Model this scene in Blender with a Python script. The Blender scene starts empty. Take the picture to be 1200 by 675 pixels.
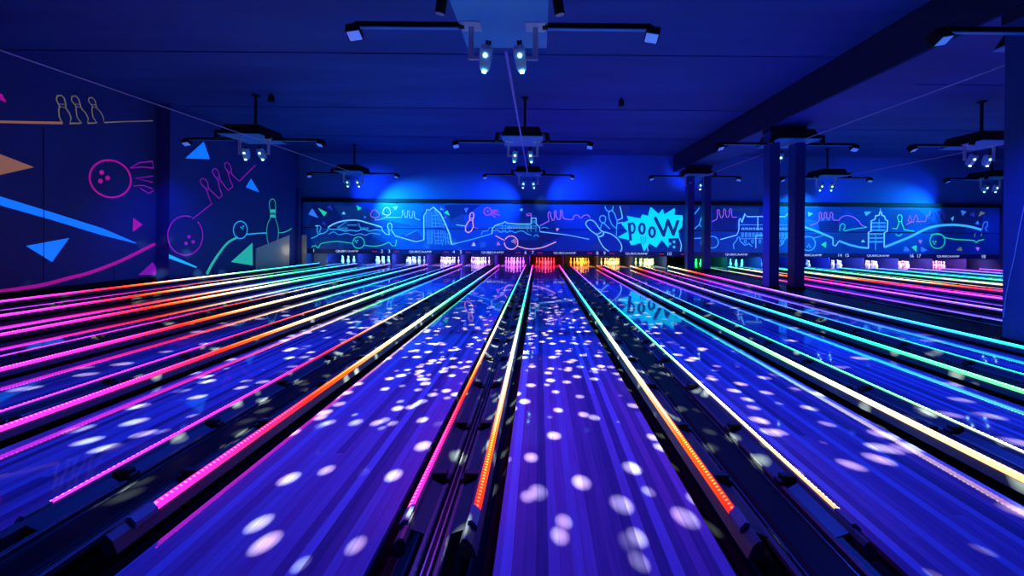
import bpy, bmesh, math, random
from mathutils import Vector, Matrix
random.seed(7)
S = bpy.context.scene
C = S.collection
PI = math.pi

# ------------------------------------------------------------------ camera numbers
F = 445.0            # focal length in pixels of the 1200 px frame
VX, VY = 631.7, 277.5
H = 1.46             # eye height above the lanes
ROLL = math.radians(0.5)

def ray(px, py):
    dx, dy = px - VX, py - VY
    u = dx*math.cos(ROLL) + dy*math.sin(ROLL)
    v = -dx*math.sin(ROLL) + dy*math.cos(ROLL)
    return u/F, -v/F             # X and Z per unit of Y

def on_front(px, py, Y):
    a, b = ray(px, py)
    return a*Y, H + b*Y

def on_side(px, py, X):
    a, b = ray(px, py)
    Y = X/a
    return Y, H + b*Y

# ------------------------------------------------------------------ materials
MATS = {}
def mat(name, col, rough=0.5, metal=0.0, emit=None, es=0.0, spec=0.5, coat=0.0, noise=0.0, nscale=4.0):
    if name in MATS: return MATS[name]
    m = bpy.data.materials.new(name); m.use_nodes = True
    nt = m.node_tree; p = nt.nodes['Principled BSDF']
    p.inputs['Base Color'].default_value = (*col, 1)
    p.inputs['Roughness'].default_value = rough
    p.inputs['Metallic'].default_value = metal
    p.inputs['Specular IOR Level'].default_value = spec
    p.inputs['Coat Weight'].default_value = coat
    if emit:
        p.inputs['Emission Color'].default_value = (*emit, 1)
        p.inputs['Emission Strength'].default_value = es
    if noise > 0:
        tc = nt.nodes.new('ShaderNodeTexCoord'); n = nt.nodes.new('ShaderNodeTexNoise')
        n.inputs['Scale'].default_value = nscale; n.inputs['Detail'].default_value = 5
        nt.links.new(tc.outputs['Object'], n.inputs['Vector'])
        mx = nt.nodes.new('ShaderNodeMix'); mx.data_type = 'RGBA'
        mx.inputs[6].default_value = (*[c*(1-noise) for c in col], 1)
        mx.inputs[7].default_value = (*[min(1, c*(1+noise)) for c in col], 1)
        nt.links.new(n.outputs['Fac'], mx.inputs[0])
        nt.links.new(mx.outputs[2], p.inputs['Base Color'])
    MATS[name] = m
    return m

def lane_material():
    m = bpy.data.materials.new('lane_boards'); m.use_nodes = True
    nt = m.node_tree; N = nt.nodes; L = nt.links; p = N['Principled BSDF']
    geo = N.new('ShaderNodeNewGeometry')
    sep = N.new('ShaderNodeSeparateXYZ'); L.new(geo.outputs['Position'], sep.inputs[0])
    def math_(op, a, b=None):
        n = N.new('ShaderNodeMath'); n.operation = op
        for i, x in enumerate((a, b)):
            if x is None: continue
            if isinstance(x, (int, float)): n.inputs[i].default_value = x
            else: L.new(x, n.inputs[i])
        return n.outputs[0]
    board = math_('FLOOR', math_('DIVIDE', sep.outputs['X'], 0.054))
    wn = N.new('ShaderNodeTexWhiteNoise'); wn.noise_dimensions = '1D'; L.new(board, wn.inputs['W'])
    yy = math_('ADD', math_('DIVIDE', sep.outputs['Y'], 9.0), math_('MULTIPLY', wn.outputs['Value'], 9.0))
    seg = math_('FLOOR', yy)
    cmb = N.new('ShaderNodeCombineXYZ'); L.new(board, cmb.inputs[0]); L.new(seg, cmb.inputs[1])
    w2 = N.new('ShaderNodeTexWhiteNoise'); w2.noise_dimensions = '2D'; L.new(cmb.outputs[0], w2.inputs['Vector'])
    # grain
    gv = N.new('ShaderNodeCombineXYZ')
    L.new(math_('MULTIPLY', sep.outputs['X'], 60.0), gv.inputs[0]); L.new(math_('MULTIPLY', sep.outputs['Y'], 2.5), gv.inputs[1])
    gn = N.new('ShaderNodeTexNoise'); gn.inputs['Scale'].default_value = 1.0; gn.inputs['Detail'].default_value = 4
    L.new(gv.outputs[0], gn.inputs['Vector'])
    fac = math_('ADD', math_('MULTIPLY', w2.outputs['Value'], 0.7), math_('MULTIPLY', gn.outputs['Fac'], 0.35))
    cr = N.new('ShaderNodeValToRGB'); L.new(fac, cr.inputs[0])
    e = cr.color_ramp.elements
    e[0].position = 0.15; e[0].color = (0.11, 0.08, 0.22, 1)
    e[1].position = 0.9; e[1].color = (0.36, 0.38, 0.78, 1)
    k = e.new(0.5); k.color = (0.33, 0.16, 0.42, 1)
    # dark seam between boards
    fr = math_('FRACT', math_('DIVIDE', sep.outputs['X'], 0.054))
    seam = math_('LESS_THAN', fr, 0.05)
    mx = N.new('ShaderNodeMix'); mx.data_type = 'RGBA'
    L.new(math_('MULTIPLY', seam, 0.45), mx.inputs[0]); L.new(cr.outputs[0], mx.inputs[6]); mx.inputs[7].default_value = (0.08, 0.05, 0.07, 1)
    L.new(mx.outputs[2], p.inputs['Base Color'])
    p.inputs['Roughness'].default_value = 0.05
    p.inputs['Coat Weight'].default_value = .5; p.inputs['Coat Roughness'].default_value = .02
    p.inputs['Specular IOR Level'].default_value = 0.7
    return m

RAMP = [(0.0,(1,.015,.01)),(.04,(1,.10,.01)),(.10,(1,.55,.26)),(.16,(.95,.82,.52)),(.24,(.14,.85,.28)),(.33,(.02,.75,.36)),
        (.42,(.02,.55,.78)),(.5,(.03,.28,1)),(.62,(.16,.12,1)),(.74,(.30,.07,1)),(.82,(.50,.05,1)),(.88,(.72,.03,.90)),(.93,(1,.02,.48)),(.97,(1,.015,.12)),(1.0,(1,.015,.01))]
def led_material(lane):
    key = 'led_glow_%d' % lane
    if key in MATS: return MATS[key]
    m = bpy.data.materials.new('led_glow'); m.use_nodes = True
    nt = m.node_tree; N = nt.nodes; L = nt.links
    N.remove(N['Principled BSDF'])
    em = N.new('ShaderNodeEmission'); L.new(em.outputs[0], N['Material Output'].inputs[0])
    geo = N.new('ShaderNodeNewGeometry'); sep = N.new('ShaderNodeSeparateXYZ'); L.new(geo.outputs['Position'], sep.inputs[0])
    def math_(op, a, b=None):
        n = N.new('ShaderNodeMath'); n.operation = op
        for i, x in enumerate((a, b)):
            if x is None: continue
            if isinstance(x, (int, float)): n.inputs[i].default_value = x
            else: L.new(x, n.inputs[i])
        return n.outputs[0]
    u = math_('FRACT', math_('DIVIDE', math_('ADD', sep.outputs['Y'], -1.9 + 1.26*(lane-7) + 16.6*4), 16.6))
    cr = N.new('ShaderNodeValToRGB'); L.new(u, cr.inputs[0])
    r = cr.color_ramp; r.elements[0].position = 0; r.elements[0].color = (*RAMP[0][1], 1)
    r.elements[1].position = 1; r.elements[1].color = (*RAMP[-1][1], 1)
    for pos, c in RAMP[1:-1]:
        k = r.elements.new(pos); k.color = (*c, 1)
    L.new(cr.outputs[0], em.inputs['Color'])
    # single diodes, 40 to the metre
    s = math_('SINE', math_('MULTIPLY', sep.outputs['Y'], 2*PI/0.026))
    s = math_('POWER', math_('ADD', math_('MULTIPLY', s, 0.5), 0.5), 3.0)
    tc = N.new('ShaderNodeTexCoord'); so = N.new('ShaderNodeSeparateXYZ'); L.new(tc.outputs['Object'], so.inputs[0])
    q = math_('DIVIDE', math_('SUBTRACT', math_('ABSOLUTE', so.outputs['X']), .0125), .008)
    dot = math_('MAXIMUM', math_('SUBTRACT', 1.0, math_('MULTIPLY', q, q)), 0.0)
    L.new(math_('ADD', math_('MULTIPLY', math_('MULTIPLY', s, dot), LED_PEAK), LED_BASE), em.inputs['Strength'])
    m.cycles.emission_sampling = 'FRONT'
    MATS[key] = m
    return m
LED_PEAK, LED_BASE = 32.0, 2.0

M_lane = lane_material()
M_gutter = mat('gutter_plastic', (.02,.02,.023), .4, spec=.2)
M_black = mat('black_metal', (.010,.010,.012), .45, noise=.3, spec=.15)
M_rail = mat('bumper_tube', (.09,.09,.095), .35)
M_side = mat('side_plate', (.05,.05,.055), .4, spec=.25)
M_bracket = mat('bracket_black', (.008,.008,.009), .6)
M_cap = mat('division_cap', (.35,.35,.37), .25, metal=.9)
M_cover = mat('track_cover', (.008,.008,.01), .4, spec=.12)
M_clear = mat('end_cap_plastic', (.25,.27,.32), .2)
M_floor = mat('approach_floor', (.05,.05,.06), .4, noise=.2)
M_ceil = None
M_wall = mat('blue_wall_paint', (.02,.06,.28), .75, noise=.15, nscale=1.2)
M_frontwall = mat('front_wall_paint', (.05,.24,.80), .7, noise=.12, nscale=.8)
M_beam_shade = mat('beam_shade', (.006,.01,.06), .7, noise=.15)  # near-black tone paints in the shade on the beam's side face
M_col = mat('column_paint', (.02,.05,.26), .5, noise=.12)
M_dark = mat('matt_black', (.004,.004,.006), .8)
M_pin = mat('pin_plastic', (.82,.82,.82), .25, coat=.3)
M_pinred = mat('pin_stripe', (.55,.02,.03), .3)
M_plate = mat('rig_plate', (.05,.38,.75), .4, noise=.1)
M_steel = mat('pale_steel', (.45,.75,.85), .35)
M_scan = mat('scanner_shell', (.30,.75,.95), .25)
M_lens = mat('scanner_lens', (.8,.9,1), .1, emit=(.35,.75,1), es=6)
M_flens = mat('flood_lens', (.3,.4,.7), .15, emit=(.05,.2,1), es=.6)
M_clens = mat('can_lens', (.35,.4,.5), .2)
M_pale = mat('pale_board', (.70,.66,.50), .6)
M_rod = mat('violet_rod', (.30,.25,.85), .4)
M_cable = mat('pale_cable', (.55,.6,.9), .5)
M_pit = mat('pit_panel', (.010,.014,.13), .5)
M_curtain = mat('pit_curtain', (.012,.014,.08), .9)
M_head = mat('header_black', (.006,.006,.01), .6)
M_strip = mat('label_strip', (.03,.06,.22), .4)
M_white = mat('white_lettering', (.8,.85,1), .5, emit=(.5,.65,1), es=.7)  # emission adds brightness to lettering that is no lamp
M_reddash = mat('red_indicator', (.5,.02,.1), .5, emit=(1,.05,.25), es=.5)

def ceiling_material():
    m = bpy.data.materials.new('ceiling_boards'); m.use_nodes = True
    nt = m.node_tree; N = nt.nodes; L = nt.links; p = N['Principled BSDF']
    geo = N.new('ShaderNodeNewGeometry')
    mp = N.new('ShaderNodeMapping'); mp.inputs['Scale'].default_value = (.25, 1.4, 1); L.new(geo.outputs['Position'], mp.inputs[0])
    n = N.new('ShaderNodeTexNoise'); n.inputs['Scale'].default_value = 1; n.inputs['Detail'].default_value = 5; L.new(mp.outputs[0], n.inputs['Vector'])
    cr = N.new('ShaderNodeValToRGB'); L.new(n.outputs['Fac'], cr.inputs[0])
    cr.color_ramp.elements[0].position = .3; cr.color_ramp.elements[0].color = (.008,.05,.28,1)
    cr.color_ramp.elements[1].position = .7; cr.color_ramp.elements[1].color = (.015,.09,.40,1)
    L.new(cr.outputs[0], p.inputs['Base Color']); p.inputs['Roughness'].default_value = .7
    return m
M_ceil = ceiling_material()

# ------------------------------------------------------------------ mesh helpers
class MB:
    def __init__(s): s.v = []; s.f = []; s.mi = []
    def add(s, verts, faces, mi=0):
        o = len(s.v); s.v += [tuple(x) for x in verts]
        for f in faces: s.f.append(tuple(o+i for i in f)); s.mi.append(mi)
    def box(s, x0, x1, y0, y1, z0, z1, mi=0):
        v = [(x0,y0,z0),(x1,y0,z0),(x1,y1,z0),(x0,y1,z0),(x0,y0,z1),(x1,y0,z1),(x1,y1,z1),(x0,y1,z1)]
        s.add(v, [(0,3,2,1),(4,5,6,7),(0,1,5,4),(1,2,6,5),(2,3,7,6),(3,0,4,7)], mi)
    def extrude_y(s, prof, y0, y1, mi=0, segs=1, closed=True, caps=True):
        n = len(prof)
        o = len(s.v)
        for k in range(segs+1):
            y = y0 + (y1-y0)*k/segs
            s.v += [(x, y, z) for x, z in prof]
        for k in range(segs):
            for i in range(n if closed else n-1):
                j = (i+1) % n
                s.f.append((o+k*n+i, o+k*n+j, o+(k+1)*n+j, o+(k+1)*n+i)); s.mi.append(mi)
        if caps and closed:
            s.f.append(tuple(o+i for i in range(n))[::-1]); s.mi.append(mi)
            s.f.append(tuple(o+segs*n+i for i in range(n))); s.mi.append(mi)
    def tube(s, p0, p1, r0, r1=None, n=12, mi=0):
        r1 = r0 if r1 is None else r1
        p0, p1 = Vector(p0), Vector(p1); d = (p1-p0).normalized()
        up = Vector((0,0,1)) if abs(d.z) < .9 else Vector((1,0,0))
        a = d.cross(up).normalized(); b = d.cross(a)
        o = len(s.v)
        for p, r in ((p0,r0),(p1,r1)):
            for i in range(n):
                t = 2*PI*i/n; s.v.append(tuple(p + a*math.cos(t)*r + b*math.sin(t)*r))
        for i in range(n):
            j = (i+1) % n; s.f.append((o+i, o+j, o+n+j, o+n+i)); s.mi.append(mi)
        s.f.append(tuple(o+i for i in range(n))[::-1]); s.mi.append(mi)
        s.f.append(tuple(o+n+i for i in range(n))); s.mi.append(mi)
    def lathe(s, prof, n=14, mats=None, off=(0,0,0)):
        o = len(s.v); m = len(prof)
        for r, z in prof:
            for i in range(n):
                t = 2*PI*i/n; s.v.append((off[0]+r*math.cos(t), off[1]+r*math.sin(t), off[2]+z))
        for k in range(m-1):
            for i in range(n):
                j = (i+1) % n
                s.f.append((o+k*n+i, o+k*n+j, o+(k+1)*n+j, o+(k+1)*n+i)); s.mi.append(mats[k] if mats else 0)
        s.f.append(tuple(o+i for i in range(n))[::-1]); s.mi.append(0)
        s.f.append(tuple(o+(m-1)*n+i for i in range(n))); s.mi.append(0)
    def xform(s, M):
        s.v = [tuple(M @ Vector(p)) for p in s.v]; return s
    def build(s, name, mats, parent=None, bevel=0, smooth=False, loc=None, fix=True):
        me = bpy.data.meshes.new(name); me.from_pydata(s.v, [], s.f)
        if not isinstance(mats, (list, tuple)): mats = [mats]
        for m in mats: me.materials.append(m)
        me.polygons.foreach_set('material_index', s.mi)
        if fix:
            bm = bmesh.new(); bm.from_mesh(me); bmesh.ops.recalc_face_normals(bm, faces=bm.faces[:]); bm.to_mesh(me); bm.free()
        if smooth:
            me.polygons.foreach_set('use_smooth', [True]*len(me.polygons))
        me.update()
        o = bpy.data.objects.new(name, me); C.objects.link(o)
        if parent: o.parent = parent
        if loc: o.location = loc
        if bevel:
            b = o.modifiers.new('bevel', 'BEVEL'); b.width = bevel; b.segments = 2; b.limit_method = 'ANGLE'
        return o

def thing(name, label, cat, loc=(0,0,0), group=None):
    o = bpy.data.objects.new(name, None); C.objects.link(o); o.location = loc; o.empty_display_size = .1
    o['label'] = label; o['category'] = cat
    if group: o['group'] = group
    return o
def tag(o, label, cat, group=None):
    o['label'] = label; o['category'] = cat
    if group: o['group'] = group
    return o
def struct(o):
    o['kind'] = 'structure'; return o
def bx(name, m, x0, x1, y0, y1, z0, z1, parent=None, bevel=0):
    b = MB(); b.box(x0,x1,y0,y1,z0,z1); return b.build(name, m, parent, bevel)
def bxc(name, m, x0, x1, y0, y1, z0, z1, bevel=0):
    """box whose origin sits at its base centre"""
    cx, cy = (x0+x1)/2, (y0+y1)/2
    b = MB(); b.box(x0-cx, x1-cx, y0-cy, y1-cy, 0, z1-z0)
    return b.build(name, m, None, bevel, loc=(cx, cy, z0))

# ------------------------------------------------------------------ layout
YS, YE = 1.2, 18.28            # lane start and the end of the pin deck
YL0, YL1 = 1.90, 18.24         # bumper rails
YM = 18.1                     # masking plane
ZC = 5.4
cent = {7:.34, 6:-1.27, 5:-3.08, 4:-4.69, 3:-6.50, 2:-8.11, 1:-9.92, 8:2.15, 9:3.76, 10:5.57}
DIV2 = 14.5
for k, d in enumerate((DIV2-6.84, DIV2-3.42, DIV2, DIV2+3.42, DIV2+6.84)):
    if k > 0: cent[10+2*k] = d-.805
    if k < 4: cent[11+2*k] = d+.805
lanes = sorted(cent)
LW, LO = .527, .625           # half lane width, led offset
WORD = {1:'one',2:'two',3:'three',4:'four',5:'five',6:'six',7:'seven',8:'eight',9:'nine',10:'ten',11:'eleven',12:'twelve',13:'thirteen',
        14:'fourteen',15:'fifteen',16:'sixteen',17:'seventeen',18:'eighteen'}
where = {1:'along the left mural wall', 2:'second from the left wall', 3:'third from the left wall', 4:'fourth from the left wall',
  5:'two left of the red-pin lane', 6:'just left of the red-pin lane', 7:'ending at the red pins', 8:'just right of the red-pin lane',
  9:'two right of the red-pin lane', 10:'just left of the columns', 11:'just right of the columns', 12:'second right of the columns',
  13:'third right of the columns', 14:'fourth right of the columns', 15:'fifth right of the columns', 16:'third from the right wall', 17:'second from the right wall', 18:'nearest the right wall'}

# ------------------------------------------------------------------ room shell
XL1, XL2, XR = -11.6, -11.2, 22.2
YB = -4.0
struct(bx('floor', M_floor, XL1-.2, XR+.2, YB, 22.2, -.30, -.14))
struct(bx('floor_approach', M_floor, XL1, XR, YB, YS-.02, -.14, 0))
struct(bx('ceiling', M_ceil, XL1-.2, XR+.2, YB, 22.2, ZC, ZC+.2))
wl = struct(bx('wall_left', M_wall, XL1-.2, XL1, YB, 22.2, -.14, ZC))
wl2 = struct(bx('wall_left_step', M_wall, XL1, XL2, 11.5, 17.45, -.14, ZC))
struct(bx('wall_right', M_wall, XR, XR+.2, YB, 22.2, -.14, ZC))
struct(bx('wall_pit', M_dark, XL1, XR, 21.9, 22.2, -.14, ZC))
struct(bx('wall_front', M_frontwall, XL1, XR, YM+.12, YM+.3, 3.22, ZC))
struct(bx('trim_1', M_dark, XL1-.001, XL1+.012, -4, 11.5, -.02, .16))
struct(bx('trim_2', M_ceil, XL1, 6.38, 15.1, 15.5, ZC-.02, ZC))
struct(bx('trim_3', M_ceil, XL1, 6.38, 11.7, 12.1, ZC-.02, ZC))
struct(bx('trim_4', M_ceil, XL1, 6.38, 8.2, 8.6, ZC-.02, ZC))
struct(bx('trim_5', M_beam_shade, 6.40, 7.58, YB, YM+.1, 4.62, ZC))
struct(bx('trim_8', M_ceil, 6.44, 7.56, YB, YM+.1, 4.60, 4.62))  # thin board in ceiling colour, paints the beam's underside as lit
struct(bx('trim_6', M_ceil, 7.60, XR, 13.6, 14.0, ZC-.02, ZC))
struct(bx('trim_7', M_ceil, 7.60, XR, 9.6, 10.0, ZC-.02, ZC))
# walkway with the columns, and the strip along the left wall
struct(bx('floor_walkway', M_cover, 6.41, 7.60, YS-.02, 21.9, -.14, .03))
struct(bx('floor_strip', M_cover, XL1, -10.82, YS-.02, 21.9, -.14, .0))
struct(bx('floor_edge', M_cover, 20.695+.66+.2, XR, YS-.02, 21.9, -.14, .0))

# ------------------------------------------------------------------ lanes, gutters
def lane_label(n):
    return 'glossy wooden bowling lane %s' % where[n]
for n in lanes:
    c = cent[n]
    t = thing('bowling_lane', lane_label(n), 'bowling lane', (c, YS, 0))
    b = MB(); b.box(-LW, LW, 0, YE-YS, -.06, 0); b.build('lane_bed', M_lane, t)
    for s in (-1, 1):
        b = MB(); pr = []
        for i in range(9):
            a = PI*i/8; pr.append((s*(LW+.005+.115-.115*math.cos(a)), -.02-.085*math.sin(a)))
        pr += [(s*(LW+.235), -.125), (s*(LW+.005), -.125)]
        b.extrude_y(pr, 0.0, YE-YS)
        b.build('gutter', M_gutter, t)

# ------------------------------------------------------------------ bumper rails
def make_bumper(s, n, mats=None):
    """s = +1: right-hand rail (lane lies at -x); local origin at the led strip, lane level"""
    parts = []
    b = MB()
    prof = [(s*x, z) for x, z in ((-.020,.024),(.034,.016),(.056,.03),(.058,.085),(.046,.104),(.030,.106),(.004,.080))]
    b.extrude_y(prof, -.20, YL1-YL0, segs=1); parts.append(('rail', b, M_rail))
    b = MB()
    prof = [(s*x, z) for x, z in ((-.004,.082),(-.003,.098),(.009,.113),(.024,.116),(.032,.108),(.010,.084))]
    b.extrude_y(prof, 0, YL1-YL0, segs=34); parts.append(('led_strip', b, 'LED'))
    b = MB()
    prof = [(s*x, z) for x, z in ((-.006,.070),(-.006,.096),(.020,.122),(.040,.118),(.034,.07))]
    b.extrude_y(prof, -.11, -.005); parts.append(('end_cap', b, M_clear))
    b = MB()
    prof = [(s*x, z) for x, z in ((.118,.035),(.124,.028),(.140,.028),(.146,.035),(.146,.06),(.140,.066),(.124,.066),(.118,.06))]
    b.extrude_y(prof, -.45, YL1-YL0); parts.append(('back_bar', b, M_rail))
    b = MB(); b.extrude_y([(s*.054,.086),(s*.122,.062),(s*.122,.056),(s*.054,.078)], -.12, YL1-YL0); parts.append(('side_plate', b, M_side))
    return parts
def bracket_mb(s):
    b = MB(); b.box(min(s*.045,s*.130), max(s*.045,s*.130), -.022, .022, .064, .112)
    b.box(min(s*.112,s*.150), max(s*.112,s*.150), -.03, .03, .060, .085)
    return b
protos = {}
def led_words(n, y0, y1):
    def nm(y):
        u = ((y-1.9+1.26*(n-7))/16.6) % 1
        for lim, w in ((.03,'red'),(.07,'orange'),(.17,'yellow'),(.25,'green'),(.33,'teal'),(.44,'cyan'),(.58,'blue'),(.68,'indigo'),(.79,'violet'),(.89,'purple'),(.96,'pink'),(1.01,'red')):
            if u < lim: return w
    return nm(y0), nm(y1)
for n in lanes:
    for s in (-1, 1):
        x = cent[n] + s*LO
        ya = max(2.0, abs(x)*F/600)
        w0, w1 = led_words(n, ya, min(18.4, ya*2.2))
        side = 'left' if s < 0 else 'right'
        lab = 'bumper rail glowing %s to %s, %s side of lane %s' % (w0, w1, side, where[n])
        t = thing('bumper_rail', lab, 'bumper rail', (x, YL0, 0))
        if s not in protos:
            protos[s] = []
            for nm_, b, m in make_bumper(s, n):
                protos[s].append((nm_, b, m))
            protos[('br', s)] = bracket_mb(s)
            protos[('mesh', s)] = {}
        pm = protos[('mesh', s)]
        for nm_, b, m in protos[s]:
            if m == 'LED':
                b.build(nm_, led_material(n), t)
            elif nm_ not in pm:
                pm[nm_] = b.build(nm_, m, t)
            else:
                o = pm[nm_].copy(); C.objects.link(o); o.parent = t
        nb = 22 if n <= 10 else 16
        for k in range(nb):
            y = .12 + .75*k + (0 if k else .16)
            if n > 10: y += 4.5
            if y > YL1-YL0-.1: break
            if 'bracket' not in pm:
                o = protos[('br', s)].build('bracket', M_bracket, t, bevel=.006); pm['bracket'] = o
            else:
                o = pm['bracket'].copy(); C.objects.link(o); o.parent = t
            o.location = (0, y, 0)

# ------------------------------------------------------------------ division caps and ball-track covers
def division(x0, x1, label):
    cx = (x0+x1)/2; w = x1-x0
    name = 'track_cover' if w > .12 else 'division_cap'
    t = thing(name, label, 'lane divider', (cx, YS, 0))
    b = MB(); h = .045
    b.extrude_y([(-w/2,-.14),(w/2,-.14),(w/2,h-.012),(w/2-.012,h),(-w/2+.012,h),(-w/2,h-.012)], 0, YE-YS-.04)
    b.build('body', M_cover, t)
    for s in (-1, 1):
        b = MB(); e = w/2-.008
        b.extrude_y([(s*e-.006,h-.004),(s*e+.006,h-.004),(s*e+.004,h+.007),(s*e-.004,h+.007)], 0.1, YE-YS-.1)
        b.build('edge_strip', M_cap, t)
    if w > .12:
        b = MB(); b.extrude_y([(-w/2+.03,h-.003),(w/2-.03,h-.003),(w/2-.045,h+.012),(-w/2+.045,h+.012)], .05, YE-YS-.1)
        b.build('lid', M_black, t)
bounds = []
for i, n in enumerate(lanes):
    if n in (10,) : continue
    if i+1 < len(lanes):
        m = lanes[i+1]
        a, b_ = cent[n]+LO, cent[m]-LO
        gap = b_-a
        mid = (a+b_)/2; half = max(.022, (gap-.33)/2)
        kind = 'broad black ball-track cover' if half > .06 else 'narrow black divider cap'
        division(mid-half, mid+half, '%s between lanes %s and %s' % (kind, WORD[n], WORD[m]))
division(cent[1]-LO-.21, cent[1]-LO-.165, 'narrow black divider cap outside lane one along the left wall')
division(cent[10]+LO+.165, cent[10]+LO+.21, 'narrow black divider cap outside lane ten beside the columns')
division(cent[11]-LO-.21, cent[11]-LO-.165, 'narrow black divider cap outside lane eleven behind the columns')
division(cent[18]+LO+.165, cent[18]+LO+.21, 'narrow black divider cap outside lane eighteen by the right wall')

# ------------------------------------------------------------------ pins and pits
pin_prof = [(.026,0),(.030,.004),(.040,.045),(.052,.085),(.0605,.115),(.058,.15),(.046,.195),(.034,.225),(.026,.252),(.0235,.262),(.0232,.272),(.0235,.280),(.0240,.290),(.0285,.318),(.0323,.343),(.030,.363),(.020,.376),(.008,.381)]
pm_ = [0]*(len(pin_prof)-1)
pm_[8] = 1; pm_[11] = 1
b = MB(); b.lathe(pin_prof, 14, pm_)
pin0 = b.build('bowling_pin', [M_pin, M_pinred], None, smooth=True)
GLOW = {1:(.15,.55,1),2:(.18,.5,1),3:(.25,.45,1),4:(.5,.42,1),5:(.62,.4,1),6:(.75,.16,1),7:(1,.02,.015),8:(1,.36,.02),9:(1,.62,.16),10:(.62,.9,.32),
  11:(.02,1,.15),12:(.06,.8,.9),13:(.03,.12,1),14:(.1,.2,1),15:(.4,.5,1),16:(.55,.5,1),17:(1,.5,.75),18:(1,.3,.6)}
GW = {1:'pale blue',2:'pale blue',3:'pale blue',4:'lilac white',5:'lilac',6:'violet pink',7:'red',8:'orange',9:'warm yellow',10:'pale green',11:'green',12:'cyan',13:'blue',14:'blue',15:'bluish white',16:'lilac white',17:'pink white',18:'pink'}
first = True
YP = 19.25
for n in lanes:
    c = cent[n]
    for r in range(4):
        for k in range(r+1):
            o = pin0 if first else pin0.copy()
            if not first: C.objects.link(o)
            first = False
            o.location = (c + (k-r/2)*.3048, YP + r*.264, 0)
            tag(o, 'white bowling pin in the %s lit rack at the end of lane %s' % (GW[n], WORD[n]), 'bowling pin', 'ten pins at the end of lane %s' % WORD[n])
    dk = bx('pin_deck', M_lane, -.64, .64, 0, 2.7, -.13, 0)
    dk.location = (c, YM+.2, 0); tag(dk, 'wooden pin deck under %s light at the end of lane %s' % (GW[n], WORD[n]), 'pin deck')
    b = MB(); pts = 28                        # hanging curtain with soft folds
    for i in range(pts+1):
        x = -.69 + 1.38*i/pts; y = .012*math.sin(i*1.7)
        b.v += [(x, y-.008, 0), (x, y-.008, 1.1), (x, y+.008, 0), (x, y+.008, 1.1)]
    for i in range(pts):
        k = 4*i; b.f += [(k, k+4, k+5, k+1), (k+2, k+3, k+7, k+6), (k+1, k+5, k+7, k+3)]; b.mi += [0]*3
    t = b.build('pit_curtain', M_curtain, None, smooth=True, loc=(c, YM+3.1, -.13))
    tag(t, 'dark curtain behind the %s lit pins of lane %s' % (GW[n], WORD[n]), 'curtain')
    L = bpy.data.lights.new('pit_light', 'AREA'); L.shape = 'RECTANGLE'; L.size = 1.2; L.size_y = .08
    g = GLOW[n]; L.color = g
    L.energy = 85 if n != 7 else 130
    lo = bpy.data.objects.new('pit_light', L); C.objects.link(lo); lo.parent = t
    lo.location = (0, -2.55, .98); lo.rotation_euler = (math.radians(52), 0, 0)

def partition(x, lab):
    tag(bxc('pit_partition', M_pit, x-.022, x+.022, YM+.85, YM+3.3, -.135, 1.0), lab, 'partition')
for n, m in zip(lanes[:-1], lanes[1:]):
    if n == 10: continue
    partition((cent[n]+cent[m])/2, 'dark partition between the pin decks of lanes %s and %s' % (WORD[n], WORD[m]))
partition(cent[1]-.80, 'dark partition left of the pins of lane one'); partition(cent[10]+.80, 'dark partition right of the pins of lane ten')
partition(cent[11]-.80, 'dark partition left of the pins of lane eleven'); partition(cent[18]+.80, 'dark partition right of the pins of lane eighteen')

# ------------------------------------------------------------------ painting helpers (flat murals at their real place)
def catmull(pts, sub=5):
    if len(pts) < 3: return pts
    out = []
    P = [pts[0]] + list(pts) + [pts[-1]]
    for i in range(1, len(P)-2):
        p0, p1, p2, p3 = P[i-1], P[i], P[i+1], P[i+2]
        for k in range(sub):
            t = k/sub
            out.append(tuple(.5*((2*p1[j]) + (-p0[j]+p2[j])*t + (2*p0[j]-5*p1[j]+4*p2[j]-p3[j])*t*t + (-p0[j]+3*p1[j]-3*p2[j]+p3[j])*t**3) for j in (0,1)))
    out.append(tuple(pts[-1])); return out

def ribbon(pts, widths):
    """2D polyline -> quad strip"""
    n = len(pts); L_, R_ = [], []
    for i in range(n):
        a = Vector(pts[max(0,i-1)]); b = Vector(pts[min(n-1,i+1)])
        d = b-a
        if d.length < 1e-9: d = Vector((1,0))
        d.normalize(); nrm = Vector((-d.y, d.x))
        if 0 < i < n-1:
            d1 = (Vector(pts[i])-a); d2 = (b-Vector(pts[i]))
            if d1.length > 1e-9 and d2.length > 1e-9:
                cs = max(.55, math.sqrt(max(0,(1+d1.normalized().dot(d2.normalized()))/2)))
            else: cs = 1
        else: cs = 1
        w = widths[i]/2/cs
        L_.append(Vector(pts[i])+nrm*w); R_.append(Vector(pts[i])-nrm*w)
    v = []; f = []
    for i in range(n): v += [L_[i], R_[i]]
    for i in range(n-1): f.append((2*i, 2*i+1, 2*i+3, 2*i+2))
    return v, f

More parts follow.
